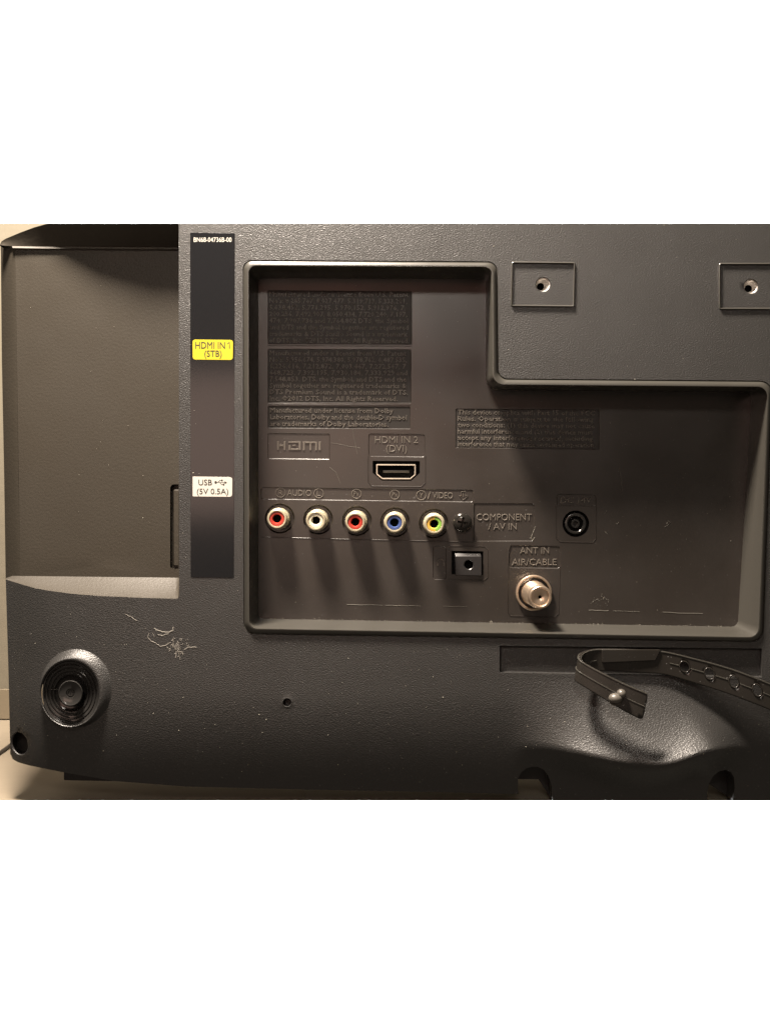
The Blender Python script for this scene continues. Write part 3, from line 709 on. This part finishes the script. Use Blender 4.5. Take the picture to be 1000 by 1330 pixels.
for a, wv in (([(450, 785.4), (497, 786.2)], .7), ([(500, 786.2), (546, 787)], .6), ([(575, 787.6), (606, 788)], .4), ([(764, 792.5), (790, 793.5)], .8), ([(796, 793.6), (830, 794.6)], .5), ([(860, 795.4), (912, 797.2)], .7),
              ([(695.5, 684), (692, 692), (689, 699), (692, 702), (694, 698)], 1.0), ([(865, 680), (868, 677), (870, 679), (863, 685)], .7), ([(803, 678), (801, 681), (799, 679)], .7), ([(785, 667), (788, 663)], .5), ([(784, 690), (789, 694)], .6), ([(804, 607), (808, 638)], .5), ([(458, 557), (460, 570), (464, 590)], .5), ([(428, 607), (436, 613), (442, 628)], .5), ([(430, 575), (450, 579), (468, 582)], .4)):
    squig(mb, path(a, 5, 0), wv, PF, .35)
for i in range(26):
    x = random.gauss(776, 9); y = random.gauss(781, 4); squig(mb, [(x, y), (x + random.uniform(-1.6, 1.6), y + random.uniform(-1.2, 1.2))], .8, PF, .1)
part(mb, 'scratches', 'scratch', smooth=0)['kind'] = 'stuff'
mb = MB()
def speck(x, y, r, hf):
    n = 5; a0 = random.random() * 6; d = hf(x, y)
    q = [(x + r * random.uniform(.5, 1.2) * math.cos(a0 + 6.283 * i / n), y + r * random.uniform(.5, 1.2) * math.sin(a0 + 6.283 * i / n)) for i in range(n)]
    mb.loft([[U(a, b, hf(a, b) - .05) for a, b in q], [U(a * .6 + x * .4, b * .6 + y * .4, hf(x, y) + r * .7) for a, b in q]], cap1=True)
cnt = 0
while cnt < 330:
    x = random.uniform(15, 998); y = random.uniform(292, 1032) if random.random() < .5 else random.uniform(820, 1030); r = random.choice((.28, .32, .36, .42, .5)) if random.random() < .95 else .75
    if inside((x, y), inset(Fl, 6)):
        if near((x, y), Fl, 3) or any(inside((x, y), l) for l in jl + [dc, hp, hd] + labels) or math.hypot(x - 600, y - 678) < 15 or math.hypot(x - 693, y - 770) < 26: continue
        speck(x, y, r, PF)
    elif inside((x, y), outer) and not inside((x, y), Gl) and not any(inside((x, y), l) for l in (slot, knob0, corner, pin)) and math.hypot(x - 99, y - 894) > 54 and not (640 < x and 838 < y < 885): speck(x, y, r, H if not inside((x, y), st) else (lambda x, y: .6))
    elif 30 < x < 218 and 330 < y < 740: speck(x, y, r * .8, lambda x, y: DK + .5)
    else: continue
    cnt += 1
for i in range(150):
    x = random.uniform(345, 950); y = 803.6 + (x - 336) * .0168 + random.gauss(0, .8)
    speck(x, y, random.uniform(.3, .6), lambda x, y: DP + 1.2)
for i in range(60):
    x = random.gauss(800, 55); y = random.gauss(930, 28)
    if inside((x, y), outer) and 885 < y < 1025: speck(x, y, random.uniform(.3, .5), H)
o = part(mb, 'dust', 'dust', smooth=0); o['kind'] = 'stuff'

# ------------------------------------------------------------------ surroundings
def boxw(mb, x0, x1, y0, y1, d0, d1, bev=0.0):
    a = [(x0, y0), (x1, y0), (x1, y1), (x0, y1)]
    mb.loft([[W(x, y, d0) for x, y in a], [W(x, y, d1 - bev) for x, y in a], [W(x + (bev if x == x0 else -bev), y + (bev if y == y0 else -bev), d1) for x, y in a]], cap0=True, cap1=True)
HF = 400.0                       # camera height over the floor
zf = VY + HF + 5; 
DW = -511.0
ytop = VY + (290 - VY) * (D - DW) / D
mb = MB(); boxw(mb, -900, 2100, ytop, zf + 12, DW - 20, DW); wl = tag(mb.build('wall', 'wall', None, 0), kind='structure')
mb = MB(); boxw(mb, -900, 2100, zf - 56, zf - 1.6, DW + .2, DW + 6, .5); bb = mb.build('baseboard', 'base', wl, 0)
# floor: boards as pieces; the near edge is cut under
fr = empty('floor', W(500, zf, -300)); tag(fr, kind='structure')
FI = -W(500, zf, -300)
dn = D * (1 - 0) - 0
dedge = D - (zf - VY) * D / (1040 - VY)          # depth where the floor meets the front edge
def board(pts, mt):
    mb = MB(); t = 7
    b = [(x, d - (40 if d > dedge - 1 else 0)) for x, d in pts]
    mb.loft([[W(x, zf + t, d) for x, d in b], [W(x, zf + .5, d - (.7 if d > dedge - 1 else 0)) for x, d in pts], [W(x, zf, d - (.7 if d > dedge - 1 else 0)) for x, d in pts]], cap0=True, cap1=True)
    o = mb.build('floorboard', mt, fr, 0); o.location = FI
def fx(px, d): return VX + (px - VX) * (D - d) / D
def fd(py): return D - (zf - VY) * D / (py - VY)
dseam = DW + 6.5
board([(-900, dedge), (fx(392.95, dedge), dedge), (fx(392.95, dedge) + 6, dseam), (-900, dseam)], 'floor')
board([(fx(393.2, dedge), dedge), (2000, dedge), (2000, dseam), (fx(393.2, dedge) + 6, dseam)], 'floor2')
mb = MB(); boxw(mb, -880, 1990, zf + 7.5, zf + 14, DW + .3, dedge - 62); o = mb.build('subfloor', 'cable', fr, 0); o.location = FI
# cord on the floor at the left
mb = MB(); pts = []
for k in range(15):
    t = k / 14; px = -70 + 100 * t; py = 1020 - 62 * t + 5 * math.sin(t * 3.1)
    d = fd(py); pts.append(W(fx(px, d), zf - 3.2, d))
R0 = []
for i, p in enumerate(pts):
    t = (pts[min(i + 1, 14)] - pts[max(i - 1, 0)]).normalized(); s_ = t.cross(Vector((0, 0, 1))).normalized(); u_ = s_.cross(t)
    R0.append([p + (s_ * math.cos(a) + u_ * math.sin(a)) * 3.0 * S for a in [2 * math.pi * k / 10 for k in range(10)]])
mb.loft(R0, cap0=True, cap1=True)
tag(mb.build('power_cord', 'cable', None, 60), label='thin black cord lying on the floor beside the lower left corner', category='cord')
# made-up white backdrop around the set, bleached by hidden lamps
mb = MB(); bx0, by0, bx1, by1 = -1700, -1300, 2700, 2560
mb.loft([[W(bx0, by0, -1900), W(bx1, by0, -1900), W(bx1, by1, -1900), W(bx0, by1, -1900)], [W(bx0, by0, -1925), W(bx1, by0, -1925), W(bx1, by1, -1925), W(bx0, by1, -1925)]], cap0=True, cap1=True)
tag(mb.build('backdrop', 'back', None, 0), kind='structure')
